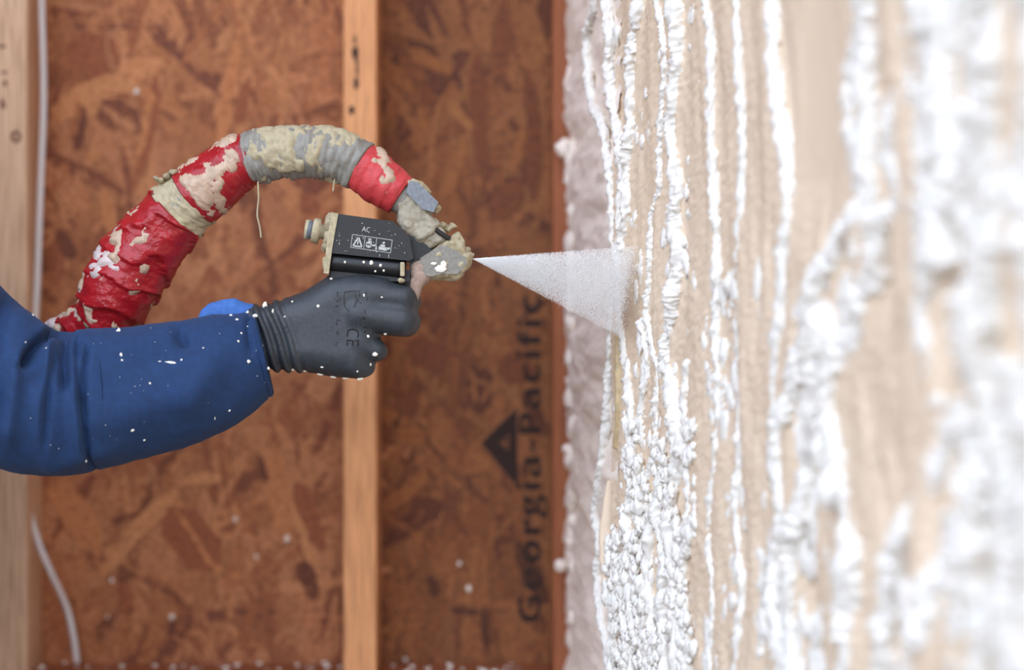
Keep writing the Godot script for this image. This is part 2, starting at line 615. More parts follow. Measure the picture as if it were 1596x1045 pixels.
func boards() -> void:
	var wall := Node3D.new()
	wall.name = "wall_back"
	wall.set_meta("kind", "structure")
	wall.position = Vector3(0, 0, -BOARD)
	add_child(wall)
	add("sheathing_board", block(Vector3(-0.9, 1.5, -0.006), Vector3(4.0, 3.0, 0.0112), 0.001), M.board, wall)
	var g := Geo.new()
	var kk := BOARD / F
	for k in 7400:
		var far := k < 4500
		var c := Vector2(rng.randf_range(-1.7, 0.12), rng.randf_range(0.1, 2.9)) if far else Vector2(rng.randf_range(-0.66, 0.1), rng.randf_range(0.78, 1.72))
		var a := PI / 2 + rng.randfn(0.0, 0.75)
		strand(g, c, a, rng.randf_range(0.05, 0.17), rng.randf_range(0.008, 0.038), 0.0002 + 0.0013 * k / 7400.0, strand_tone() * board_shade(c.x).srgb_to_linear())
	add("pressed_strands", g.toward(Vector3(0, 0, 1)), M.strand, wall, true).set_meta("kind", "stuff")
	# the strands that stand out: x, y of both ends, width, tone
	var light := Color(0.82, 0.55, 0.35)
	var mid := Color(0.78, 0.5, 0.3)
	var dark := Color(0.46, 0.25, 0.15)
	var brown := Color(0.62, 0.35, 0.2)
	var big := [
		[95, 175, 245, 105, 42, light], [240, 125, 205, 290, 24, brown], [375, 55, 345, 240, 18, mid], [120, 230, 128, 170, 16, dark],
		[215, 270, 240, 120, 20, mid], [110, 75, 180, 100, 60, brown], [420, 105, 450, 150, 14, light], [385, 130, 370, 190, 18, brown],
		[165, 300, 195, 400, 20, mid], [470, 330, 490, 310, 40, brown], [115, 400, 95, 360, 26, dark], [85, 440, 95, 380, 24, brown],
		[165, 890, 270, 775, 26, light], [280, 790, 340, 885, 26, mid], [460, 790, 490, 900, 22, light], [425, 700, 445, 830, 30, mid],
		[470, 880, 490, 930, 26, dark], [465, 760, 500, 850, 28, brown], [405, 715, 415, 750, 14, dark], [190, 910, 200, 960, 20, brown],
		[265, 990, 270, 970, 14, dark], [290, 750, 340, 745, 18, light], [265, 800, 330, 880, 60, brown], [90, 760, 150, 850, 46, mid],
		[595, 640, 660, 690, 24, mid], [640, 650, 645, 610, 24, brown], [600, 790, 660, 740, 22, mid], [615, 665, 620, 640, 14, dark],
		[810, 850, 850, 935, 26, dark], [705, 950, 745, 955, 12, dark], [755, 950, 760, 1010, 14, dark], [670, 900, 680, 930, 16, dark],
		[640, 540, 700, 560, 50, brown], [780, 570, 830, 580, 50, brown], [700, 160, 735, 200, 14, light], [640, 80, 700, 110, 20, mid],
		[660, 130, 670, 180, 22, brown], [745, 100, 755, 280, 26, brown], [820, 120, 830, 300, 24, brown], [600, 100, 640, 140, 18, mid],
		[690, 300, 720, 220, 22, mid], [800, 260, 815, 200, 16, mid], [770, 340, 810, 290, 40, brown], [650, 230, 660, 170, 22, mid]]
	var z := 0.0016
	for b in big:
		var p := Vector2((b[0] - 798.0) * kk, EYE_Y - (b[1] - 522.5) * kk)
		var q := Vector2((b[2] - 798.0) * kk, EYE_Y - (b[3] - 522.5) * kk)
		var s := Geo.new()
		z += 0.00001
		strand(s, (p + q) / 2.0, (q - p).angle(), (q - p).length() * 1.15, b[4] * kk, z, (b[5] as Color).srgb_to_linear() * board_shade(p.x).srgb_to_linear())
		add("wood_strand", s.toward(Vector3(0, 0, 1)), M.strand, wall)
	# the mill's print, reading upwards along the stud
	var w := lettering("Georgia-Pacific", 0.0265, Vector3(0, 1, 0), Vector3(-1, 0, 0), Vector3(0.0435, EYE_Y - (975.0 - 522.5) * kk, 0.0022), 0.0002, "Droid Sans", 700)
	# drawn out to the print's length
	var y0 := EYE_Y - (975.0 - 522.5) * kk
	var hi := 0.0
	for p in w.v:
		hi = maxf(hi, p.y - y0)
	for k in w.v.size():
		w.v[k].y = y0 + (w.v[k].y - y0) * (515.0 * kk) / hi
	add("mill_print", w, M.ink, wall, true)
	var tri := Geo.new()
	var pts := []
	for q in [[750, 690], [806, 636], [806, 760]]:
		pts.append(Vector3((q[0] - 798.0) * kk, EYE_Y - (q[1] - 522.5) * kk, 0.0021))
	var mid2: Vector3 = (pts[0] + pts[1] + pts[2]) / 3.0
	# a dark triangle with the paler monogram left open in it
	var inner := [[778, 690], [794, 676], [794, 706]]
	var ipts := []
	for q in inner:
		ipts.append(Vector3((q[0] - 798.0) * kk, EYE_Y - (q[1] - 522.5) * kk, 0.0021))
	for k in 3:
		var at := tri.v.size()
		for p in [pts[k], pts[(k + 1) % 3], ipts[(k + 1) % 3], ipts[k]]:
			tri.v.append(p)
		tri.quad(at, at + 1, at + 2, at + 3)
	add("mill_mark", tri.toward(Vector3(0, 0, 1)), M.ink, wall)
	add("mill_monogram", lettering("GP", 0.012, Vector3(0, 1, 0), Vector3(-1, 0, 0), Vector3(-0.0005, EYE_Y - (706.0 - 522.5) * kk, 0.0022), 0.0002, "Droid Sans", 700), M.ink, wall, true)
	# stray crumbs of foam on the board
	var cr := Geo.new()
	for q in [[213, 143, 4], [57, 455, 4], [46, 960, 6], [268, 962, 4], [168, 962, 2], [588, 703, 5], [716, 879, 3], [731, 918, 4], [448, 840, 4], [400, 868, 3], [367, 810, 3], [175, 905, 3], [45, 840, 3], [632, 1028, 3]]:
		var p := P(q[0], q[1], BOARD) - wall.position + Vector3(0, 0, 0.002)
		cr.join(blob(p, Vector3(q[2], q[2] * 1.3, q[2]) * kk, 0.3, 4))
	add("foam_crumbs", cr, M.crumb, wall).set_meta("kind", "stuff")

# ---- foam

var BASE := [[3.0, 0.05], [2.81, 0.064], [2.6, 0.078], [2.45, 0.0956], [2.34, 0.1254], [2.2, 0.1647], [2.0, 0.2134], [1.8, 0.254], [1.45, 0.307], [1.2, 0.345], [0.6, 0.45], [0.0, 0.56]]

func base_x(z: float) -> float:
	for k in BASE.size() - 1:
		if z <= BASE[k][0] and z >= BASE[k + 1][0]:
			var t: float = (BASE[k][0] - z) / (BASE[k][0] - BASE[k + 1][0])
			return lerpf(BASE[k][1], BASE[k + 1][1], t)
	return BASE[-1][1]

func depth_of(u: float) -> float:     # distance at which the bare foam surface is seen in column u
	var lo := 0.7
	var hi := 2.9
	for k in 30:
		var m := (lo + hi) / 2.0
		if 798.0 + F * base_x(m) / m > u:
			lo = m
		else:
			hi = m
	return lo

func ridged(x: float, y: float) -> float:
	return 1.0 - absf(bumpy.get_noise_2d(x, y)) * 2.2

func near_height(z: float, y: float) -> float:
	# how far the foam stands proud of its mean surface
	var s := 2.42 - z
	var big := clampf((s - 0.1) / 0.7, 0.0, 1.0)
	var h := 0.0
	var warp := soft.get_noise_2d(s * 60.0, y * 25.0) * 0.06
	h += lerpf(0.004, 0.011, big) * ridged((s + warp) * 260.0, y * lerpf(22.0, 70.0, big))
	h += lerpf(0.003, 0.012, big) * bumpy.get_noise_2d(s * 420.0 + 70.0, y * lerpf(90.0, 190.0, big))
	h += 0.0022 * absf(soft.get_noise_2d(s * 2600.0, y * 2200.0)) * 2.0
	# the smooth hollow strip high up, then the thick ridge next to it
	var hollow := exp(-pow((z - 1.87) / 0.07, 2.0)) * clampf((y - 1.31) / 0.06, 0.0, 1.0)
	h = lerpf(h, -0.004, hollow * 0.9)
	return h

func far_height(z: float, y: float) -> float:
	var h := 0.007 * soft.get_noise_2d(z * 90.0, y * 300.0) + 0.006 * bumpy.get_noise_2d(z * 200.0 + 31.0, y * 900.0)
	return h + 0.0014 * absf(soft.get_noise_2d(z * 1000.0, y * 1000.0))

func sheet(zs: PackedFloat32Array, ys: PackedFloat32Array, f: Callable) -> Geo:
	var g := Geo.new()
	for z in zs:
		for y in ys:
			g.v.append(Vector3(base_x(z) - f.call(z, y), y, -z))
	var m := ys.size()
	for k in zs.size() - 1:
		for j in m - 1:
			g.quad(k * m + j, k * m + j + 1, (k + 1) * m + j + 1, (k + 1) * m + j)
	return g.toward(Vector3(-1, 0, 0))

func steps(a: float, b: float, by: float) -> PackedFloat32Array:
	var out := PackedFloat32Array()
	var m := int(ceil(absf(b - a) / by))
	for k in m + 1:
		out.append(lerpf(a, b, float(k) / m))
	return out

func foam_wall() -> void:
	var ys := steps(0.0, 0.84, 0.06)
	ys.append_array(steps(0.842, 1.66, 0.0026))
	ys.append_array(steps(1.72, 2.98, 0.06))
	var t := thing("foam_insulation", "thick cream and white spray foam with hanging ridges covering the right wall", "insulation", Vector3.ZERO)
	var zf := steps(2.868, 2.40, 0.006)
	add("foam_skin", sheet(zf, ys, func(z, y): return far_height(z, y) + 0.012 * smoothstep(2.84, 2.80, z) - 0.012), M.far_foam, t).set_meta("label", "shaded beige foam strip with wavy edge beside the right stud")
	var lumps := Geo.new()
	for k in 70:
		var y := rng.randf_range(0.84, 1.66)
		var r := rng.randf_range(0.004, 0.011)
		lumps.join(blob(Vector3(base_x(2.77) + 0.004, y, -rng.randf_range(2.74, 2.80)), Vector3(r, r * rng.randf_range(1.0, 2.0), r * 1.5), 0.25, 8))
	for q in [[878, 232, 15], [870, 882, 10], [888, 430, 9], [880, 700, 8]]:
		lumps.join(blob(P(q[0] + 4, q[1], 2.79), Vector3(q[2], q[2], q[2]) * 0.00074, 0.2, 8))
	add("foam_lumps", lumps, M.far_foam, t).set_meta("kind", "stuff")

	var zs := steps(2.42, 1.95, 0.004)
	zs.append_array(steps(1.945, 1.25, 0.005))
	zs.append_array(steps(1.22, 0.1, 0.04))
	add("foam_skin", sheet(zs, ys, near_height), M.cream_foam, t)
	var ropes := [
		[7.5, 930, -30, 922, 30, 915, 60, 918, 120, 922, 160, 938, 190, 946, 240, 953, 280, 957, 340, 960, 400, 957, 450, 954, 520, 950, 580, 947, 640, 940, 700, 934, 760, 929, 800, 934, 850, 932, 900, 938, 960, 950, 1070],
		[10.0, 945, -30, 953, 60, 950, 100, 954, 150, 963, 200, 972, 260, 970, 330, 968, 400, 966, 470, 973, 520, 982, 600, 985, 680, 978, 720, 988, 760, 975, 830, 965, 870, 960, 950, 955, 1070],
		[13.0, 1000, -30, 990, 60, 986, 120, 986, 200, 980, 260, 981, 330, 968, 400, 966, 470],
		[8.0, 1026, -30, 1036, 50, 1040, 100, 1036, 160, 1031, 230, 1031, 290, 1020, 330, 1018, 380, 1015, 430, 1010, 490, 1020, 540, 1029, 580, 1026, 640, 1023, 700, 1010, 760, 1004, 850, 1010, 940, 1000, 1070],
		[17.0, 1056, -30, 1062, 50, 1057, 120, 1052, 200, 1060, 280, 1056, 340, 1062, 400, 1056, 460, 1049, 510, 1043, 560, 1056, 620, 1061, 700, 1050, 800, 1056, 900, 1062, 1070],
		[9.0, 1100, -30, 1110, 60, 1111, 200, 1118, 330, 1120, 430, 1118, 520, 1124, 600, 1120, 700, 1110, 820, 1116, 930, 1110, 1070],
		[9.0, 1148, -30, 1155, 120, 1160, 240, 1155, 400, 1158, 520, 1155, 700, 1150, 800, 1160, 920, 1150, 1070],
		[15.0, 1205, -30, 1210, 80, 1224, 200, 1234, 300, 1230, 400, 1215, 560, 1216, 680, 1225, 780, 1215, 900, 1225, 1070],
		[24.0, 1344, -30, 1346, 60, 1336, 120, 1341, 180, 1354, 260, 1362, 330, 1350, 400, 1335, 480, 1325, 560],
		[9.0, 975, 640, 990, 700, 1010, 760, 1035, 820, 1040, 900, 1030, 1070],
		[8.0, 1000, 500, 1012, 560, 1000, 640, 990, 720, 1000, 800, 985, 900, 990, 1070],
		[26.0, 1364, -30, 1360, 60, 1361, 180, 1366, 300, 1350, 345],
		[26.0, 1428, -30, 1432, 60, 1430, 120, 1408, 190, 1400, 240, 1418, 300, 1400, 340],
		[46.0, 1490, -30, 1500, 80, 1498, 160, 1510, 260, 1490, 340, 1500, 430],
		[50.0, 1572, -30, 1582, 100, 1565, 220, 1578, 330, 1565, 440, 1570, 520],
		[24.0, 1335, 345, 1312, 390, 1284, 430, 1266, 520, 1246, 600, 1236, 650],
		[34.0, 1388, 330, 1372, 420, 1350, 500, 1312, 600, 1320, 700, 1332, 780, 1342, 860, 1337, 960, 1332, 1070],
		[38.0, 1316, 500, 1290, 590, 1298, 680, 1328, 780],
		[28.0, 1502, 660, 1474, 740, 1444, 800, 1412, 860, 1398, 930, 1388, 1070],
		[36.0, 1504, 800, 1494, 880, 1474, 950, 1452, 1070],
		[46.0, 1562, 460, 1552, 560, 1562, 650, 1556, 740, 1544, 820, 1536, 900, 1550, 1000, 1545, 1070],
		[22.0, 1452, 330, 1456, 430, 1448, 500, 1462, 560, 1470, 640],
		[20.0, 1222, 640, 1216, 720, 1228, 800, 1212, 900, 1232, 1070],
		[50.0, 1640, -30, 1650, 150, 1630, 300, 1640, 500, 1630, 700, 1640, 900, 1640, 1070],
		[40.0, 1600, 560, 1590, 700, 1600, 820, 1585, 940, 1600, 1070],
		[36.0, 1535, -30, 1530, 100, 1540, 200, 1530, 300, 1540, 420, 1525, 520],
		[30.0, 1450, -30, 1462, 60, 1458, 130, 1470, 230, 1455, 300],
		[26.0, 1520, 620, 1525, 720, 1515, 800, 1510, 920, 1500, 1070],
		[22.0, 1420, 900, 1428, 980, 1420, 1070],
		[13.0, 975, 790, 985, 850, 975, 920, 985, 1000, 975, 1070],
		[15.0, 1040, 720, 1030, 800, 1042, 880, 1036, 960, 1045, 1070],
		[11.0, 1075, 560, 1072, 680, 1080, 800, 1070, 900, 1078, 1070],
		[11.0, 1018, 800, 1012, 900, 1020, 980, 1012, 1070],
		[24.0, 1268, 700, 1262, 780, 1240, 860, 1236, 960, 1244, 1070]]
	for r in ropes:
		var keys := []
		if r[2] < 0:                 # most ridges go on above and below the frame
			r = [r[0], r[1] - 6, -330] + r.slice(1)
		if r[-1] > 1050:
			r = r + [r[-2] + 6, 1400]
		for k in range(1, r.size(), 2):
			var z := depth_of(r[k] + 4.0)
			var p := P(r[k], r[k + 1], z)
			keys.append(Vector4(p.x, p.y, p.z, r[0] * z / F))
		var rad: float = r[0] * 0.0006
		var calm: float = clampf(14.0 / r[0], 0.7, 1.0)
		var tall := Vector3(1.0, 0.75 if r[0] < 14.0 else 0.4, 1.0)
		var freq: float = 1500.0 * clampf(8.0 / r[0], 0.25, 1.0)
		var lump := func(tt, a, q): return rad * (calm * 0.75 * soft.get_noise_3dv(q * tall * freq) + calm * 0.55 * soft.get_noise_3dv(q * tall * freq * 2.8) + 0.4 * soft.get_noise_3dv(q * freq * 7.0))
		add("foam_ridge", tube(spline(keys, 22), 18, lump), M.foam, t)
	# knobbly popcorn between the ridges, thickest low down
	var g := Geo.new()
	for k in 520:
		var y := rng.randf()
		y = y * y if k % 2 else y
		var py := 1060.0 - 1080.0 * y
		var u := rng.randf_range(958.0, 1092.0)
		if py < 560.0 and rng.randf() < 0.55:
			continue
		var z := depth_of(u + 2.0)
		var r := rng.randf_range(0.002, 0.0062)
		g.join(blob(P(u, py, z), Vector3(r * 0.8, r * rng.randf_range(0.9, 2.2), r * 1.3), 0.35, 6))
	for k in 900:        # the thick knobbly mass low down
		var py := 1075.0 - 420.0 * pow(rng.randf(), 1.3)
		var u := rng.randf_range(950.0 + maxf(0.0, 880.0 - py) * 0.12, 1092.0)
		var r := rng.randf_range(0.002, 0.0045) * rng.randf_range(0.8, 1.7)
		if soft.get_noise_2d(u * 0.35, py * 0.12) + 0.12 * (py - 850.0) / 200.0 < 0.06:
			continue
		g.join(blob(P(u, py, depth_of(u + 3.0) - 0.006) + Vector3(-0.004, 0, 0), Vector3(r * 0.9, r * rng.randf_range(0.8, 1.7), r * 1.2), 0.32, 8, 1.5))
	for k in 420:
		var u := rng.randf_range(1100.0, 1320.0)
		var z := depth_of(u)
		var r := rng.randf_range(0.003, 0.009)
		g.join(blob(P(u, rng.randf_range(430.0, 1080.0), z), Vector3(r * 0.7, r * rng.randf_range(1.0, 2.6), r * 1.4), 0.3, 6))
	add("foam_knobs", g, M.foam, t).set_meta("kind", "stuff")
	# smooth cured skins that show between the first two ridges
	for s in [[[965, 515, 968, 560, 969, 640, 962, 700], 11.0, M.cured], [[952, 750, 949, 820, 950, 890, 954, 965], 15.0, M.cream_foam]]:
		var keys := []
		for k in range(0, 8, 2):
			var p := P(s[0][k], s[0][k + 1], depth_of(s[0][k] + 4.0) - 0.004)
			keys.append(Vector4(p.x, p.y, p.z, (s[1] if k > 0 and k < 6 else 6.0) * U))
		add("cured_patch", tube(spline(keys, 8), 12, func(tt, a, q): return 0.0016 * soft.get_noise_3dv(q * 1200.0), true, 0.5), s[2], t)

# ---- cable

func cable() -> void:
	var keys := []
	for q in [[62, -600], [64, -200], [65, 0], [68, 150], [63, 300], [57, 460], [48, 600], [44, 700], [46, 790], [58, 840], [78, 890], [103, 945], [114, 990], [120, 1034]]:
		var p := P(q[0], q[1], 2.862 if q[1] > 900 else 2.845)
		keys.append(Vector4(p.x, p.y, p.z, 0.0039))
	var t := thing("electric_cable", "thin white cable hanging down the left bay beside the pale stud", "cable", Vector3.ZERO)
	add("sheath", tube(spline(keys, 14), 12), M.cable, t)

# ---- hose

func hose_at(path: PackedVector4Array, a: float, b: float, grow: float) -> PackedVector4Array:
	var out := PackedVector4Array()
	var m := path.size() - 1
	var k0 := int(a * m)
	var k1 := int(b * m)
	for k in range(k0, k1 + 1):
		out.append(path[k] + Vector4(0, 0, 0, grow))
	return out

func hose() -> void:
	var t := thing("spray_hose", "hose wrapped in red and grey tape arching from the spray gun behind the sleeve", "hose", Vector3.ZERO)
	# x, y, radius in pixels at the hand's distance, and metres towards the lens
	var keys := []
	for q in [[650, 322, 28, 0.0], [622, 302, 33, 0.0], [595, 284, 37, 0.0], [560, 258, 37, -0.002], [520, 241, 38, -0.004], [475, 236, 38, -0.006], [430, 238, 38, -0.01], [400, 243, 40, -0.013], [371, 253, 43, -0.016], [338, 275, 46, -0.019], [310, 296, 49, -0.022], [287, 314, 51, -0.025], [266, 334, 54, -0.028], [231, 375, 57, -0.034], [200, 411, 61, -0.04], [174, 450, 60, -0.047], [150, 492, 53, -0.055], [108, 514, 35, -0.065], [60, 530, 27, -0.08], [-30, 600, 28, -0.095], [-90, 760, 30, -0.1], [-100, 1200, 30, -0.09], [-100, 1800, 30, -0.06], [-60, 2300, 30, -0.02], [40, 2490, 30, 0.05], [260, 2502, 30, 0.14]]:
		var p := G(q[0], q[1], q[3])
		keys.append(Vector4(p.x, p.y, p.z, q[2] * U))
	var path := spline(keys, 16)
	var m := float(path.size() - 1)
	var at := func(px): # parameter of the point nearest that key number
		return px * 16.0 / m
	var wrapped := func(step, amp, rough): return func(tt, a, q): return amp * (fposmod(tt * step + a / TAU, 1.0)) + rough * soft.get_noise_3dv(q * 900.0)
	# the core runs the whole way; the wraps lie on it
	add("hose_core", tube(path, 24, func(tt, a, q): return -0.002), M.grey, t)
	add("red_tape", tube(hose_at(path, at.call(0.9), at.call(3.05), 0.0), 40, wrapped.call(30.0, 0.0008, 0.0016)), M.red_light, t)
	add("grey_tape", tube(hose_at(path, at.call(2.95), at.call(7.5), 0.0), 40, wrapped.call(16.0, 0.0022, 0.004)), M.grey, t)
	add("red_tape", tube(hose_at(path, at.call(7.3), at.call(10.6), 0.0), 44, wrapped.call(24.0, 0.0012, 0.002)), M.red, t)
	add("foam_band", tube(hose_at(path, at.call(10.4), at.call(11.9), 0.0004), 44, func(tt, a, q): return 0.0035 * soft.get_noise_3dv(q * 700.0) + 0.0022 * fine.get_noise_3dv(q * 500.0) - 0.002 * pow(1.0 - absf(soft.get_noise_3dv(q * 1100.0)), 8.0)), M.crust, t)
	add("red_tape", tube(hose_at(path, at.call(11.75), at.call(19.0), 0.0), 56, func(tt, a, q): return 0.0034 * pow(fposmod(tt * 7.0 + 0.5 * sin(a + 0.4) + 0.9 * soft.get_noise_3dv(q * 200.0), 1.0), 2.0) - 0.0012 + 0.0045 * soft.get_noise_3dv(q * 300.0) + 0.0022 * absf(soft.get_noise_3dv(q * Vector3(700, 1300, 900)))), M.red, t)
	# dried foam: shells whose height rises out of the tape only in patches
	var patch := func(a, b, thr, freq, sd, top): # top: more of it on the upper side
		return tube(hose_at(path, at.call(a), at.call(b), 0.0), 64, func(tt, ang, q):
			var n := soft.get_noise_3dv(q * freq + Vector3(sd, 0, 0)) * 1.6 + 0.5 * fine.get_noise_3dv(q * freq * 0.35)
			var edge := smoothstep(0.0, 0.12, (tt) * 1.0) * smoothstep(0.0, 0.12, 1.0 - tt)
			return clampf((n - thr + top * cos(ang)) * 0.006, -0.004, 0.0028) * edge - 0.004 * (1.0 - edge) + 0.001 - 0.0022 * pow(1.0 - absf(soft.get_noise_3dv(q * 900.0 + Vector3(0, sd, 0))), 8.0))
	add("foam_crust", patch.call(3.0, 7.4, -0.12, 640.0, 0.0, -0.35), M.crust, t)
	add("foam_crust", patch.call(1.0, 3.1, 0.45, 480.0, 9.0, -0.15), M.film, t)
	add("foam_crust", patch.call(7.4, 10.5, 0.15, 330.0, 31.0, 0.0), M.film, t)
	add("foam_crust", patch.call(11.9, 18.5, 0.52, 700.0, 57.0, -0.25), M.film, t)
	add("foam_crust", patch.call(12.6, 18.6, 1.06, 500.0, 83.0, -0.95), M.white_film, t)
	# ragged lumps along the top and the threads that hang below
	for q in [[440, 203, 5], [455, 199, 6], [512, 202, 8], [525, 207, 7], [545, 216, 6], [555, 226, 5], [392, 215, 5], [380, 220, 4], [268, 268, 7], [258, 275, 6], [250, 281, 5], [243, 279, 4], [240, 275, 3], [520, 275, 5], [530, 281, 5], [541, 287, 5], [305, 345, 6], [313, 341, 5], [322, 335, 5], [297, 355, 5]]:
		var g := Geo.new()
		for k in 3:
			g.join(blob(G(q[0] + rng.randf_range(-1.5, 1.5), q[1] + rng.randf_range(-1.5, 1.5), -0.014 + rng.randf_range(-0.005, 0.005)), Vector3(q[2], q[2] * 0.7, q[2] * 1.6) * U, 0.4, 6))
		add("foam_lump", g, M.crust, t)
	for d in [[[403, 284], [404, 310], [402, 335], [406, 355], [408, 371]], [[523, 276], [521, 288], [520, 299]]]:
		var ks := []
		for q in d:
			var p := G(q[0], q[1], 0.006)
			ks.append(Vector4(p.x, p.y, p.z, 1.4 * U))
		add("foam_thread", tube(spline(ks, 6), 8), M.crust, t)

# ---- spray gun

func gun() -> void:
	var t := thing("spray_gun", "black spray foam gun crusted with dried foam in the gloved hand", "spray gun", Vector3.ZERO)
	var o := G(0, 0, 0)
	var ax := Vector3(U, 0, 0)
	var ay := Vector3(0, -U, 0)
	var az := Vector3(0, 0, 1)
	var body := prism(V2([528, 335, 615, 347, 640, 371, 646, 404, 640, 408, 518, 396, 520, 384]), o, ax, ay, az / U * U, -0.022, 0.022, 0.003)
	var b := add("air_cylinder", body, M.black, t)
	# lower tube under a groove
	var keys := []
	for q in [[515, 409], [633, 420.5]]:
		var p := G(q[0], q[1], 0.0125)
		keys.append(Vector4(p.x, p.y, p.z, 14.0 * U))
	add("air_tube", tube(spline(keys, 6), 28), M.black, t)
	add("front_housing", prism(V2([636, 366, 652, 372, 676, 392, 664, 404, 660, 424, 640, 428, 638, 400]), o, ax, ay, az, -0.018, 0.0125, 0.002), M.black, t)
	add("lower_body", prism(V2([516, 412, 640, 422, 640, 440, 517, 436]), o, ax, ay, az, -0.02, 0.014, 0.003), M.black, t)
	add("grip", prism(V2([528, 418, 606, 426, 602, 470, 572, 566, 530, 560]), o, ax, ay, az, -0.022, 0.004, 0.005), M.black, t)
	# rear end plate with its foam coated edge, knob, hex nut and screw
	add("end_plate", prism(V2([519, 333, 530, 335, 521, 386, 515, 428, 507, 427, 512, 382]), o, ax, ay, az, -0.0235, 0.0235, 0.002), M.crust, t)
	var cap := Geo.new()
	for q in [[518, 350, 11, 17], [515, 372, 10, 14], [521, 340, 9, 8], [509, 386, 7, 9]]:
		cap.join(blob(G(q[0], q[1], 0.006), Vector3(q[2] * U, q[3] * U, 0.016), 0.18, 10))
	add("foam_crust", cap, M.crust, t)
	var knob := [[476, 357, 15], [483, 358, 16], [483.5, 358, 13], [487, 359, 13], [488, 359, 19], [498, 361, 20], [500, 361, 11], [516, 364, 11]]
	var kk := PackedVector4Array()
	for q in knob:
		var p := G(q[0], q[1], 0.002)
		kk.append(Vector4(p.x, p.y, p.z, q[2] * U))
	add("air_fitting", tube(kk, 12, func(tt, a, q): return 0.0012 * soft.get_noise_3dv(q * 900.0)), M.crust, t)
	var dark_ring := PackedVector4Array()
	for q in [[481, 358, 14.5], [488, 359.5, 14.5]]:
		var p := G(q[0], q[1], 0.0045)
		dark_ring.append(Vector4(p.x, p.y, p.z, q[2] * U))
	add("fitting_ring", tube(dark_ring, 16), M.steel, t)
	var bolt := PackedVector4Array()
	for q in [[504, 411, 9], [506, 411, 11], [513, 412, 11], [514, 412, 7], [520, 413, 7]]:
		var p := G(q[0], q[1], 0.006)
		bolt.append(Vector4(p.x, p.y, p.z, q[2] * U))
	add("end_bolt", tube(bolt, 14), M.crust, t)
	# trigger pin, trigger
	var pin := Geo.new()
	pin.join(block(G(629, 421, 0.023), Vector3(7 * U, 22 * U, 0.006), 0.0012))
	pin.join(blob(G(627, 438, 0.022), Vector3(6 * U, 4 * U, 0.003), 0.2, 6))
	add("trigger_pin", pin, M.crust, t)
	add("trigger_guard", rough_block([[641, 414, 660, 404, 674, 420, 672, 434, 657, 446, 652, 468, 642, 454]], 0.0155, 0.006, 0.0016, 0.0014, 560.0, []), M.crust_pink, t)
	# coupling block and lever between the hose and the nozzle
	add("coupling_block", rough_block([[618, 318, 640, 302, 664, 322, 684, 350, 676, 366, 655, 378, 640, 368, 622, 345]], 0.017, 0.005, 0.0028, 0.0014, 500.0, []), M.crust_grey, t)
	add("valve_lever", prism(V2([640, 284, 652, 286, 684, 317, 677, 333, 660, 328, 634, 302]), o, ax, ay, az, 0.006, 0.022, 0.0025), M.steel_blue, t)
	add("foam_crust", rough_block([[635, 300, 637, 284, 644, 280, 656, 284, 672, 299, 668, 305, 652, 292, 644, 292, 642, 304]], 0.021, 0.004, 0.0022, 0.0014, 700.0, [[682, 324, 4], [678, 332, 3.5]]), M.crust, t)
	# the nozzle block: grey metal under an eaten crust
	var head := [656, 403, 668, 396, 690, 382, 712, 392, 726, 402, 728, 412, 714, 428, 690, 428, 672, 432, 656, 428]
	add("nozzle_block", prism(V2(head), o, ax, ay, az, -0.016, 0.016, 0.0045, 1), M.nozzle, t, true)
	var bumps := []
	for k in 22:
		var q := Vector2(686, 358).lerp(Vector2(732, 402), rng.randf()) + Vector2(rng.randf_range(-8, 4), rng.randf_range(-4, 8))
		bumps.append([q.x, q.y, rng.randf_range(3.0, 5.0)])
	for b2 in [[690, 354, 8], [700, 360, 8], [706, 354, 6], [712, 368, 8], [704, 374, 8], [720, 378, 7], [716, 388, 8], [727, 392, 8], [732, 398, 6], [729, 406, 7], [684, 364, 7], [694, 378, 8], [722, 400, 8], [704, 432, 5], [698, 430, 6], [684, 356, 7], [678, 372, 7], [712, 378, 6]]:
		bumps.append([b2[0], b2[1], b2[2] * 0.8])
	add("foam_crust", rough_block([[654, 402, 672, 392, 690, 376, 706, 372, 724, 384, 734, 400, 731, 414, 716, 432, 700, 435, 672, 436, 652, 432]], 0.0142, 0.006, 0.0028, 0.0013, 640.0, bumps), M.crust, t)
	add("foam_neck", rough_block([[652, 352, 668, 340, 690, 356, 700, 376, 684, 384, 664, 392, 650, 380]], 0.013, 0.006, 0.003, 0.0015, 520.0, [[668, 380, 9], [660, 372, 9], [680, 352, 7]]), M.crust_grey, t)
	var nz := PackedVector4Array()
	for q in [[724, 404, 9], [733, 404, 6], [736, 403.5, 3]]:
		var p := G(q[0], q[1], 0.0)
		nz.append(Vector4(p.x, p.y, p.z, q[2] * U))
	add("nozzle_tip", tube(nz, 16), M.crust, t)
	var smear := Geo.new()
	for q in [[688, 420, 9, 5.5], [692, 414, 5, 6], [677, 412, 5, 2.5]]:
		smear.join(blob(G(q[0], q[1], 0.0168), Vector3(q[2] * U, q[3] * U, 0.0012), 0.2, 8))
	add("wet_foam", smear, M.crumb, t)
	# slot eaten into the crust
	var slot := PackedVector4Array()
	for q in [[666, 343], [675, 355], [686, 364], [702, 374]]:
		var p := G(q[0], q[1], 0.0145)
		slot.append(Vector4(p.x, p.y, p.z, 4.0 * U))
	add("seal_groove", tube(slot, 8), M.boot, t)
	# warning pictograms, printed on the side
	var r := Vector3(cos(0.14), -sin(0.14), 0)
	var up := Vector3(sin(0.14), cos(0.14), 0)
	var org := G(549, 387, 0.0221)
	var g := Geo.new()
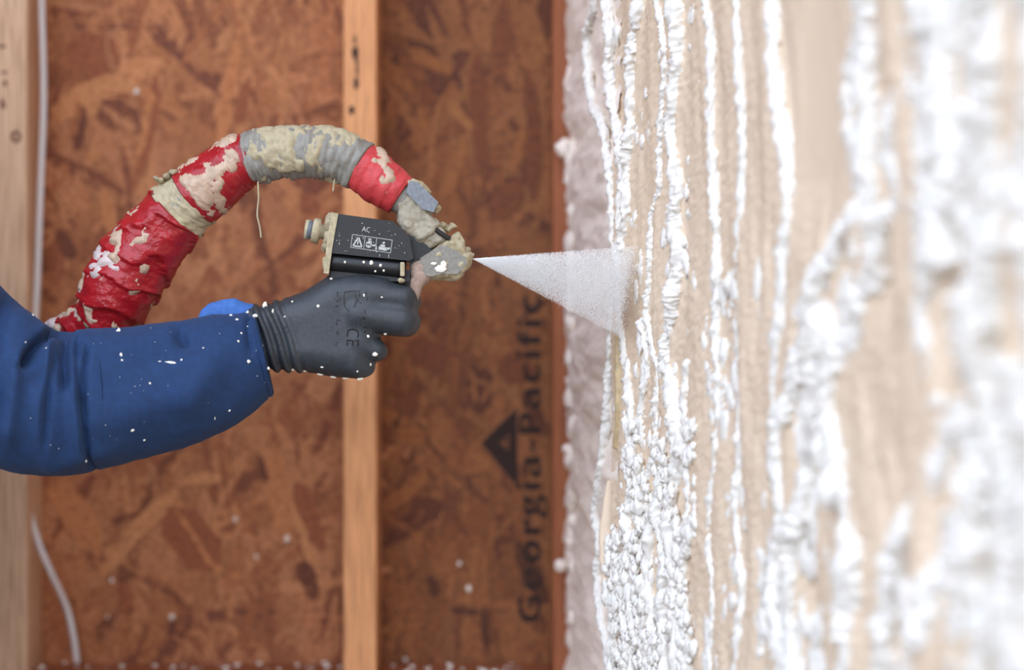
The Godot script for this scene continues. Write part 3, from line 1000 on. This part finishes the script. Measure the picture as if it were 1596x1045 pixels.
	var seg := func(x0, y0, x1, y1, w):
		var a: Vector3 = org + r * x0 * U + up * y0 * U
		var c: Vector3 = org + r * x1 * U + up * y1 * U
		var d: Vector3 = (c - a).normalized()
		var s: Vector3 = Vector3(-d.y, d.x, 0) * w * U * 0.5
		var k := g.v.size()
		for p in [a - s, c - s, c + s, a + s]:
			g.v.append(p + Vector3(0, 0, 0.00025))
		g.quad(k, k + 1, k + 2, k + 3)
	for q in [[0, 0, 62, 0, 0.8], [0, 20, 62, 20, 0.8], [0, 0, 0, 20, 0.8], [62, 0, 62, 20, 0.8], [20, 0, 20, 20, 0.7], [38, 0, 38, 20, 0.7],
			[3, 3, 10, 17, 2.2], [10, 17, 17, 3, 2.2], [3, 3, 17, 3, 2.2], [10, 6, 10, 12, 1.8],
			[24, 4, 24, 12, 2.0], [27, 3, 27, 16, 3.0], [30, 4, 30, 14, 2.0], [22, 8, 33, 8, 2.0], [25, 16, 30, 16, 3.0],
			[33, 7, 38, 9, 2.4], [38, 9, 40, 2, 1.6], [43, 5, 56, 5, 5.0], [45, 9, 52, 9, 4.0], [48, 13, 51, 15, 3.0], [55, 5, 60, 7, 3.0],
			[46, -4, 46, -8, 0.7], [60, -2, 60, -8, 0.7]]:
		seg.call(q[0], q[1], q[2], q[3], q[4])
	add("warning_pictograms", g.toward(Vector3(0, 0, 1)), M.white_print, b)
	add("small_letters", lettering("AC", 3.6 * U, r, up, G(566, 362, 0.0222), 0.0003), M.white_print, b, true)
	# specks of foam
	var sp := Geo.new()
	for k in 46:
		var q := Vector2(rng.randf_range(526, 636), rng.randf_range(350, 396))
		var rr := rng.randf_range(0.3, 0.8) * U
		sp.join(blob(G(q.x, q.y, 0.0222), Vector3(rr, rr, rr * 0.6), 0.2, 4))
	for q in [[581, 411, 3.2], [569, 410, 2.0], [540, 410, 1.8], [595, 415, 2.4], [600, 423, 1.8], [587, 424, 1.6]]:
		sp.join(blob(G(q[0], q[1], 0.0218), Vector3(q[2], q[2] * 1.1, q[2] * 0.7) * U, 0.2, 6))
	add("foam_specks", sp, M.crumb, t).set_meta("kind", "stuff")

func rough_block(polys: Array, half: float, r: float, amp: float, cell: float, freq: float, bumps: Array) -> Geo:
	# a polygon slab with a lumpy skin (pixels at the hand's distance)
	var ps := []
	var lo := Vector2(1e9, 1e9)
	var hi := -lo
	for p in polys:
		var q := V2(p)
		ps.append(q)
		for k in q:
			lo = lo.min(k)
			hi = hi.max(k)
	var f := func(w: Vector3):
		var p := Vector3(w.x, -w.y, w.z)        # x right, y down, metres from the frame's corner
		var d := 1e9
		for q in ps:
			d = minf(d, slab_d(q, Vector3(p.x / U, p.y / U, p.z / U), 0.0, half / U, r / U) * U)
		for b in bumps:
			d = smin(d, Vector3(p.x - b[0] * U, p.y - b[1] * U, p.z * 0.6).length() - b[2] * U, 0.002)
		return d - amp * (soft.get_noise_3dv(w * freq * 1.6) * 1.6 + 0.5 * fine.get_noise_3dv(w * freq * 0.9))
	for b in bumps:
		lo = lo.min(Vector2(b[0] - b[2], b[1] - b[2]))
		hi = hi.max(Vector2(b[0] + b[2], b[1] + b[2]))
	var g := nets(f, Vector3(lo.x * U - 0.006, -hi.y * U - 0.006, -half - 0.008), Vector3(hi.x * U + 0.006, -lo.y * U + 0.006, half + 0.008), cell)
	var o := G(0, 0, 0)
	for k in g.v.size():
		g.v[k] += o
	return g

# ---- person

func person() -> void:
	var t := thing("person", "person in blue coveralls and dark grey glove, arm stretched out holding a spray gun", "person", Vector3(-0.77, 0, -2.45))
	var off := t.position
	sleeve(t, off)
	glove(t, off)
	body(t, off)

func crease(p: Vector2, a: Vector2, b: Vector2, w: float) -> float:
	var e := b - a
	var k := clampf((p - a).dot(e) / e.length_squared(), 0.0, 1.0)
	var d := p.distance_to(a + e * k)
	return exp(-d * d / (w * w)) * smoothstep(0.0, 0.15, k + 0.15) * smoothstep(0.0, 0.3, 1.15 - k)

func sleeve(t: Node3D, off: Vector3) -> void:
	var keys := []
	for q in [[-350, 275, 118, 0.075], [-250, 350, 116, 0.07], [-170, 424, 112, 0.065], [-74, 511, 110, 0.06], [-5, 575, 113, 0.055], [55, 618, 116, 0.045], [130, 624, 112, 0.036], [220, 611, 102, 0.026], [300, 593, 95, 0.016], [360, 569, 83, 0.008], [395, 556, 72, 0.003], [409, 552.5, 68, 0.002]]:
		var p := G(q[0], q[1], q[3])
		keys.append(Vector4(p.x, p.y, p.z, q[2] * U))
	var path := spline(keys, 24)
	# the hem turns inwards at the cuff
	var last := path[path.size() - 1]
	var prev := path[path.size() - 3]
	var back := (prev - last).normalized()
	for k in [[0.002, 0.0012], [0.003, 0.0025], [0.0, 0.004], [-0.02, 0.006], [-0.05, 0.009]]:
		path.append(Vector4(last.x - back.x * k[0], last.y - back.y * k[0], last.z - back.z * k[0], last.w - k[1]))
	var folds := [[[108, 505], [70, 566], 8, -4.0], [[120, 515], [132, 600], 8, -2.4], [[140, 530], [156, 640], 6, -1.8], [[156, 540], [159, 732], 4, -1.7], [[143, 560], [147, 700], 9, 1.1], [[112, 560], [98, 690], 6, -1.5], [[95, 620], [100, 700], 16, 1.4],
		[[40, 470], [20, 560], 14, -2.2], [[10, 600], [20, 660], 14, 1.6], [[30, 520], [36, 640], 14, -1.6], [[60, 560], [48, 680], 12, 1.6], [[290, 520], [300, 532], 8, -1.8], [[305, 620], [350, 560], 22, 1.3], [[240, 560], [330, 535], 16, -0.7], [[180, 650], [330, 600], 30, 1.0],
		[[392, 495], [398, 545], 6, -1.1], [[402, 500], [424, 580], 5, 1.0], [[100, 720], [200, 690], 14, 0.9], [[96, 520], [110, 600], 10, 1.6]]
	var disp := func(tt, a, q):
		var w := Vector2(q.x / U + 798.0, (EYE_Y - q.y) / U + 522.5)
		var f := 0.0
		var front: float = clampf(sin(a) * 1.4 + 0.35, 0.0, 1.0)
		for c in folds:
			f += c[3] * crease(w, Vector2(c[0][0], c[0][1]), Vector2(c[1][0], c[1][1]), c[2])
		return f * 0.006 * front + 0.0025 * soft.get_noise_3dv(q * 220.0) + 0.0008 * soft.get_noise_3dv(q * 900.0)
	var g := tube(path, 72, disp, false, 0.86)
	for k in g.v.size():
		g.v[k] -= off
	var m := path.size()
	g.outward()
	# which way is out: the first ring's normal
	var cloth := add("sleeve", g, M.cloth, t)
	# seam along the forearm
	var sm := PackedVector4Array()
	var seam_keys := []
	for q in [[157, 522], [155, 565], [158, 620], [160, 680], [158, 724]]:
		var p := on_front(g, off, q[0], q[1])
		seam_keys.append(Vector4(p.x, p.y, p.z - 0.0004, 0.0011))
	sm = spline(seam_keys, 8)
	add("sleeve_seam", tube(sm, 6), M.cloth, cloth)
	# turned up far edge of the cuff
	var flap := V2([303, 500, 309, 484, 322, 473, 345, 466, 364, 464, 378, 471, 400, 476, 412, 494, 410, 508, 340, 508])
	var fg := nets(func(w: Vector3): return slab_d(flap, Vector3(w.x / U, -w.y / U, w.z / U), -30.0, 22.0, 18.0) * U + 0.0012 * soft.get_noise_3dv(w * 500.0), Vector3(296 * U, -516 * U, -0.04), Vector3(420 * U, -456 * U, 0.004), 0.002)
	for k in fg.v.size():
		fg.v[k] += G(0, 0, 0) - off
	add("cuff_flap", fg, M.cloth_in, cloth).set_meta("label", "bright blue turned-up cuff edge")
	# flecks of foam on the cloth
	var sp := Geo.new()
	for q in [[268, 566, 13, 4], [250, 565, 4, 1.6], [284, 563, 3, 3], [187, 557, 3, 7], [190, 563, 3, 3], [235, 602, 3, 3], [207, 668, 6, 3], [225, 684, 3, 3], [357, 641, 3, 3], [333, 652, 1.5, 5], [386, 563, 6, 4], [376, 520, 3, 3], [371, 533, 3, 3], [360, 491, 4, 3], [369, 498, 4, 4], [386, 488, 4, 4], [398, 478, 6, 4], [385, 511, 3, 3], [316, 543, 2.5, 2.5], [185, 516, 5, 6], [72, 543, 3, 3], [52, 488, 3, 3], [134, 720, 3, 3], [40, 530, 2, 2], [428, 575, 4, 4], [410, 597, 4, 2]]:
		var s := on_front(g, off, q[0], q[1])
		sp.join(blob(s, Vector3(q[2], q[3], 1.6) * U * 0.6, 0.45, 6))
	for k in 40:
		var q := Vector2(rng.randf_range(20, 415), rng.randf_range(510, 715))
		if q.y < 720.0 - maxf(0.0, q.x - 200.0) * 0.55:
			var r := rng.randf_range(0.4, 0.8) * U
			sp.join(blob(on_front(g, off, q.x, q.y), Vector3(r, r, r * 0.6), 0.3, 4))
	add("foam_specks", sp, M.crumb, cloth).set_meta("kind", "stuff")

func on_front(g: Geo, off: Vector3, px: float, py: float) -> Vector3:   # the point of a mesh that is seen there
	var best := 1e9
	var out := Vector3.ZERO
	for p in g.v:
		var w := p + off
		var d := -w.z
		var e := absf(798.0 + w.x / d * F - px) + absf(522.5 - (w.y - EYE_Y) / d * F - py)
		if e < 16.0:
			e -= p.z * 300.0
			if e < best:
				best = e
				out = p
	return out

func glove(t: Node3D, off: Vector3) -> void:
	var palm := V2([385, 480, 410, 474, 440, 467, 475, 454, 513, 429, 560, 422, 612, 429, 618, 462, 600, 500, 590, 535, 578, 575, 560, 590, 525, 589, 480, 580, 430, 579, 385, 576])
	# x, y, z and radius in pixels at the hand's distance
	var fingers := [
		[[566, 458, 22, 22], [628, 465, 22, 21], [636, 468, -18, 20], [590, 470, -46, 17]],
		[[562, 490, 25, 24], [626, 500, 25, 25], [631, 502, -18, 24], [582, 504, -48, 18]],
		[[562, 532, 22, 18], [586, 546, 20, 17], [588, 548, -16, 16], [556, 548, -44, 15]],
		[[550, 562, 16, 17], [568, 573, 12, 15], [569, 574, -16, 14], [546, 570, -40, 13]]]
	var thumb := [[470, 500, -22, 30], [520, 462, -46, 22], [580, 446, -54, 19], [622, 446, -52, 17]]
	var f := func(w: Vector3):
		var p := Vector3(w.x, -w.y, w.z) / U
		# the palm thins towards the wrist
		var half: float = lerpf(36.0, 42.0, smoothstep(420.0, 520.0, p.x))
		var d := slab_d(palm, p, -2.0, half, half - 3.0)
		for k in 4:
			var q: Array = fingers[k]
			var e := 1e9
			for j in 3:
				e = minf(e, cone(p, Vector3(q[j][0], q[j][1], q[j][2]), Vector3(q[j + 1][0], q[j + 1][1], q[j + 1][2]), q[j][3], q[j + 1][3]))
			d = smin(d, e, 9.0)
		var e2 := 1e9
		for j in 3:
			e2 = minf(e2, cone(p, Vector3(thumb[j][0], thumb[j][1], thumb[j][2]), Vector3(thumb[j + 1][0], thumb[j + 1][1], thumb[j + 1][2]), thumb[j][3], thumb[j + 1][3]))
		d = smin(d, e2, 14.0)
		# knuckle ridge
		d = smin(d, cone(p, Vector3(575, 470, 22), Vector3(556, 570, 18), 16.0, 15.0), 12.0)
		# folds round the wrist
		var x: float = p.x - (p.y - 470.0) * 0.34
		var wr := smoothstep(372.0, 384.0, x) * smoothstep(456.0, 426.0, x)
		d += 3.4 * wr * sin((x + 3.0 * sin(p.y * 0.045)) * 0.36)
		d += 0.9 * soft.get_noise_3dv(p * 0.5)
		return d * U
	var g := nets(f, Vector3(388 * U, -608 * U, -0.058), Vector3(668 * U, -415 * U, 0.042), 0.0017)
	var o := G(0, 0, 0) - off
	for k in g.v.size():
		g.v[k] += o
	var worn := add("glove", g, M.glove, t)
	worn.set_meta("label", "dark grey rubber coated work glove")
	# printing on the back of the hand, laid onto the glove
	var pr := Geo.new()
	var down := Vector3(0, -1, 0)
	var right := Vector3(1, 0, 0)
	pr.join(lettering("CE", 19.0 * U, down, right, G(543, 511, 0.0), 0.0001))
	# worn marks too faint to read: short strokes in columns
	for q in [[529, 457, 5, 2], [529, 461, 2, 4], [533, 467, 2, 5], [529, 470, 5, 2], [528, 478, 4, 3], [530, 500, 7, 2], [528, 505, 3, 5], [529, 519, 3, 5], [529, 534, 5, 2], [527, 538, 2, 4], [561, 455, 5, 2], [563, 461, 2, 6], [561, 469, 2, 7], [565, 473, 4, 2], [573, 458, 4, 2], [575, 467, 2, 5], [572, 486, 3, 6], [570, 497, 5, 3], [571, 511, 4, 2], [571, 518, 3, 4]]:
		var k := pr.v.size()
		for e in [[-0.5, -0.5], [0.5, -0.5], [0.5, 0.5], [-0.5, 0.5]]:
			pr.v.append(G(q[0] + q[2] * e[0], q[1] + q[3] * e[1], 0.0))
		pr.quad(k, k + 1, k + 2, k + 3)
	# a small shield
	var sh := PackedVector4Array()
	for q in [[540, 456], [556, 454], [558, 466], [556, 478], [546, 486], [540, 478], [539, 466], [540, 456]]:
		var p := G(q[0], q[1], 0.0)
		sh.append(Vector4(p.x, p.y, p.z, 1.0 * U))
	pr.join(tube(sh, 4, null, false))
	for k in pr.v.size():
		var w := pr.v[k] - G(0, 0, 0)
		var z := 0.04
		for s in 40:
			var d: float = f.call(Vector3(w.x, w.y, z))
			if d < 0.0001:
				break
			z -= maxf(d * 0.7, 0.0001)
		pr.v[k] = Vector3(w.x, w.y, z + 0.00015) + o
	add("glove_print", pr.toward(Vector3(0, 0, 1)), M.print, worn, true)
	var sp := Geo.new()
	for q in [[585, 552, 5, 4], [575, 524, 3, 3], [601, 521, 3, 3], [413, 476, 5, 6], [425, 486, 2, 5], [497, 477, 3, 3], [444, 494, 2, 2], [578, 570, 2.5, 3], [566, 462, 2, 3], [594, 463, 2, 2], [457, 579, 4, 3], [475, 582, 5, 3], [560, 592, 6, 4], [520, 588, 6, 2.5], [500, 585, 7, 2.5], [540, 590, 7, 2.5], [455, 470, 2, 2], [515, 435, 3, 3], [502, 573, 3, 2], [558, 580, 2, 2]]:
		var s := on_front(g, off, q[0], q[1])
		if s != Vector3.ZERO:
			sp.join(blob(s, Vector3(q[2], q[3], 2.0) * U * 0.8, 0.35, 6))
	add("foam_specks", sp, M.crumb, worn).set_meta("kind", "stuff")

func body(t: Node3D, off: Vector3) -> void:
	# person faces +x; the right side is towards the lens
	var bones := [
		[Vector3(0.0, 0.98, 0.0), Vector3(0.0, 1.3, 0.0), 0.155, 0.165], [Vector3(0.0, 1.3, -0.1), Vector3(0.0, 1.3, 0.1), 0.125, 0.125],
		[Vector3(0.0, 1.4, -0.17), Vector3(0.0, 1.4, 0.17), 0.08, 0.08], [Vector3(0.0, 1.38, 0.0), Vector3(0.01, 1.48, 0.0), 0.09, 0.065],
		[Vector3(0.0, 0.94, -0.09), Vector3(0.02, 0.5, -0.12), 0.115, 0.085], [Vector3(0.02, 0.5, -0.12), Vector3(-0.02, 0.1, -0.13), 0.085, 0.075],
		[Vector3(0.0, 0.94, 0.09), Vector3(0.02, 0.5, 0.12), 0.115, 0.085], [Vector3(0.02, 0.5, 0.12), Vector3(-0.02, 0.1, 0.13), 0.085, 0.075],
		[Vector3(0.0, 1.39, -0.19), Vector3(-0.02, 1.1, -0.23), 0.075, 0.062], [Vector3(-0.02, 1.1, -0.23), Vector3(0.06, 0.86, -0.22), 0.06, 0.05],
		[Vector3(0.0, 1.4, 0.19), Vector3(0.06, 1.35, 0.22), 0.08, 0.072]]
	var f := func(p: Vector3):
		var d := 1e9
		for b in bones:
			d = smin(d, cone(p, b[0], b[1], b[2], b[3]), 0.05)
		return d + 0.012 * soft.get_noise_3dv(p * 70.0)
	add("coveralls", nets(f, Vector3(-0.25, 0.03, -0.36), Vector3(0.25, 1.6, 0.36), 0.016), M.cloth, t)
	var head := func(p: Vector3):
		var q := p - Vector3(0.03, 1.6, 0.0)
		var d := (q * Vector3(1.0, 0.82, 1.22)).length() - 0.098
		d = smin(d, (q - Vector3(0.035, -0.075, 0)).length() - 0.055, 0.05)
		d = smin(d, cone(q, Vector3(-0.02, -0.06, 0), Vector3(-0.03, -0.16, 0), 0.058, 0.06), 0.03)
		d = smin(d, cone(q, Vector3(0.09, 0.0, 0), Vector3(0.118, -0.035, 0), 0.009, 0.014), 0.012)
		d = smin(d, cone(q, Vector3(0.083, -0.072, -0.018), Vector3(0.083, -0.072, 0.018), 0.011, 0.011), 0.01)
		for s in [-1.0, 1.0]:
			d = -smin(-d, (q - Vector3(0.1, 0.008, 0.033 * s)).length() - 0.013, 0.01)
			d = smin(d, (q - Vector3(-0.005, -0.01, 0.083 * s)).length() - 0.02, 0.008)
		return d
	add("head", nets(head, Vector3(-0.12, 1.42, -0.12), Vector3(0.18, 1.74, 0.12), 0.006), M.skin, t)
	var hood := func(p: Vector3):
		var q := p - Vector3(0.015, 1.605, 0.0)
		var d := (q * Vector3(0.98, 0.8, 1.15)).length() - 0.118
		d = smin(d, cone(q, Vector3(-0.02, -0.08, 0), Vector3(-0.02, -0.18, 0), 0.09, 0.085), 0.05)
		return maxf(d, cone(q, Vector3(0.13, 0.02, 0), Vector3(0.13, -0.09, 0), 0.085, 0.075) * -1.0)
	add("hood", nets(hood, Vector3(-0.16, 1.38, -0.15), Vector3(0.17, 1.78, 0.15), 0.009), M.cloth, t)
	var left := func(p: Vector3):
		var q := p - Vector3(0.07, 0.8, -0.22)
		var d := cone(q * Vector3(1, 1, 1.3), Vector3(-0.005, 0.06, 0), Vector3(0.01, -0.02, 0), 0.036, 0.042)
		for k in 4:
			var x := -0.028 + 0.02 * k
			var l: float = [0.05, 0.062, 0.066, 0.058][k]
			d = smin(d, minf(cone(q, Vector3(x + 0.008, -0.045, 0), Vector3(x + 0.012, -0.05 - l * 0.5, 0.004), 0.0105, 0.01), cone(q, Vector3(x + 0.012, -0.05 - l * 0.5, 0.004), Vector3(x + 0.012, -0.05 - l, 0.02), 0.01, 0.0085)), 0.006)
		return smin(d, cone(q, Vector3(0.03, 0.01, 0.01), Vector3(0.062, -0.045, 0.025), 0.014, 0.01), 0.01)
	add("glove", nets(left, Vector3(-0.02, 0.63, -0.3), Vector3(0.17, 0.92, -0.14), 0.0045), M.glove, t)
	for s in [-1.0, 1.0]:
		var boot := func(p: Vector3):
			var q := p - Vector3(-0.02, 0.0, 0.13 * s)
			var d := cone(q, Vector3(0, 0.16, 0), Vector3(0, 0.06, 0), 0.055, 0.052)
			d = smin(d, cone(q, Vector3(-0.02, 0.045, 0), Vector3(0.17, 0.036, 0), 0.046, 0.042), 0.03)
			return maxf(d, -q.y)
		add("boot", nets(boot, Vector3(-0.12, -0.012, 0.13 * s - 0.08), Vector3(0.24, 0.24, 0.13 * s + 0.08), 0.008), M.boot, t)

# ---- the jet

func spray() -> void:
	var tip := G(736.0, 403.5, 0.0)
	var dir := Vector3(cos(0.205), -sin(0.205), 0)
	var side := Vector3(-dir.y, dir.x, 0)
	var ball := SphereMesh.new()
	ball.radius = 0.00018
	ball.height = 0.00036
	ball.radial_segments = 6
	ball.rings = 3
	var mm := MultiMesh.new()
	mm.transform_format = MultiMesh.TRANSFORM_3D
	mm.mesh = ball
	mm.instance_count = 140000
	for k in mm.instance_count:
		var l := 0.15 * pow(rng.randf(), 0.8) + 0.012 * rng.randf() * rng.randf()
		var a := rng.randf() * TAU
		var r := l * tan(0.285) * sqrt(rng.randf())
		if rng.randf() < 0.05:
			r *= rng.randf_range(1.0, 1.12)
		mm.set_instance_transform(k, Transform3D(Basis().scaled(Vector3.ONE * rng.randf_range(0.6, 1.4)), dir * l + side * cos(a) * r + Vector3(0, 0, sin(a) * r * 0.8)))
	var o := MultiMeshInstance3D.new()
	o.name = "spray_jet"
	o.multimesh = mm
	o.material_override = M.drop
	o.position = tip
	o.set_meta("label", "white fan of fine foam spray between the nozzle and the foam ridge")
	o.set_meta("category", "spray")
	o.set_meta("kind", "stuff")
	add_child(o)
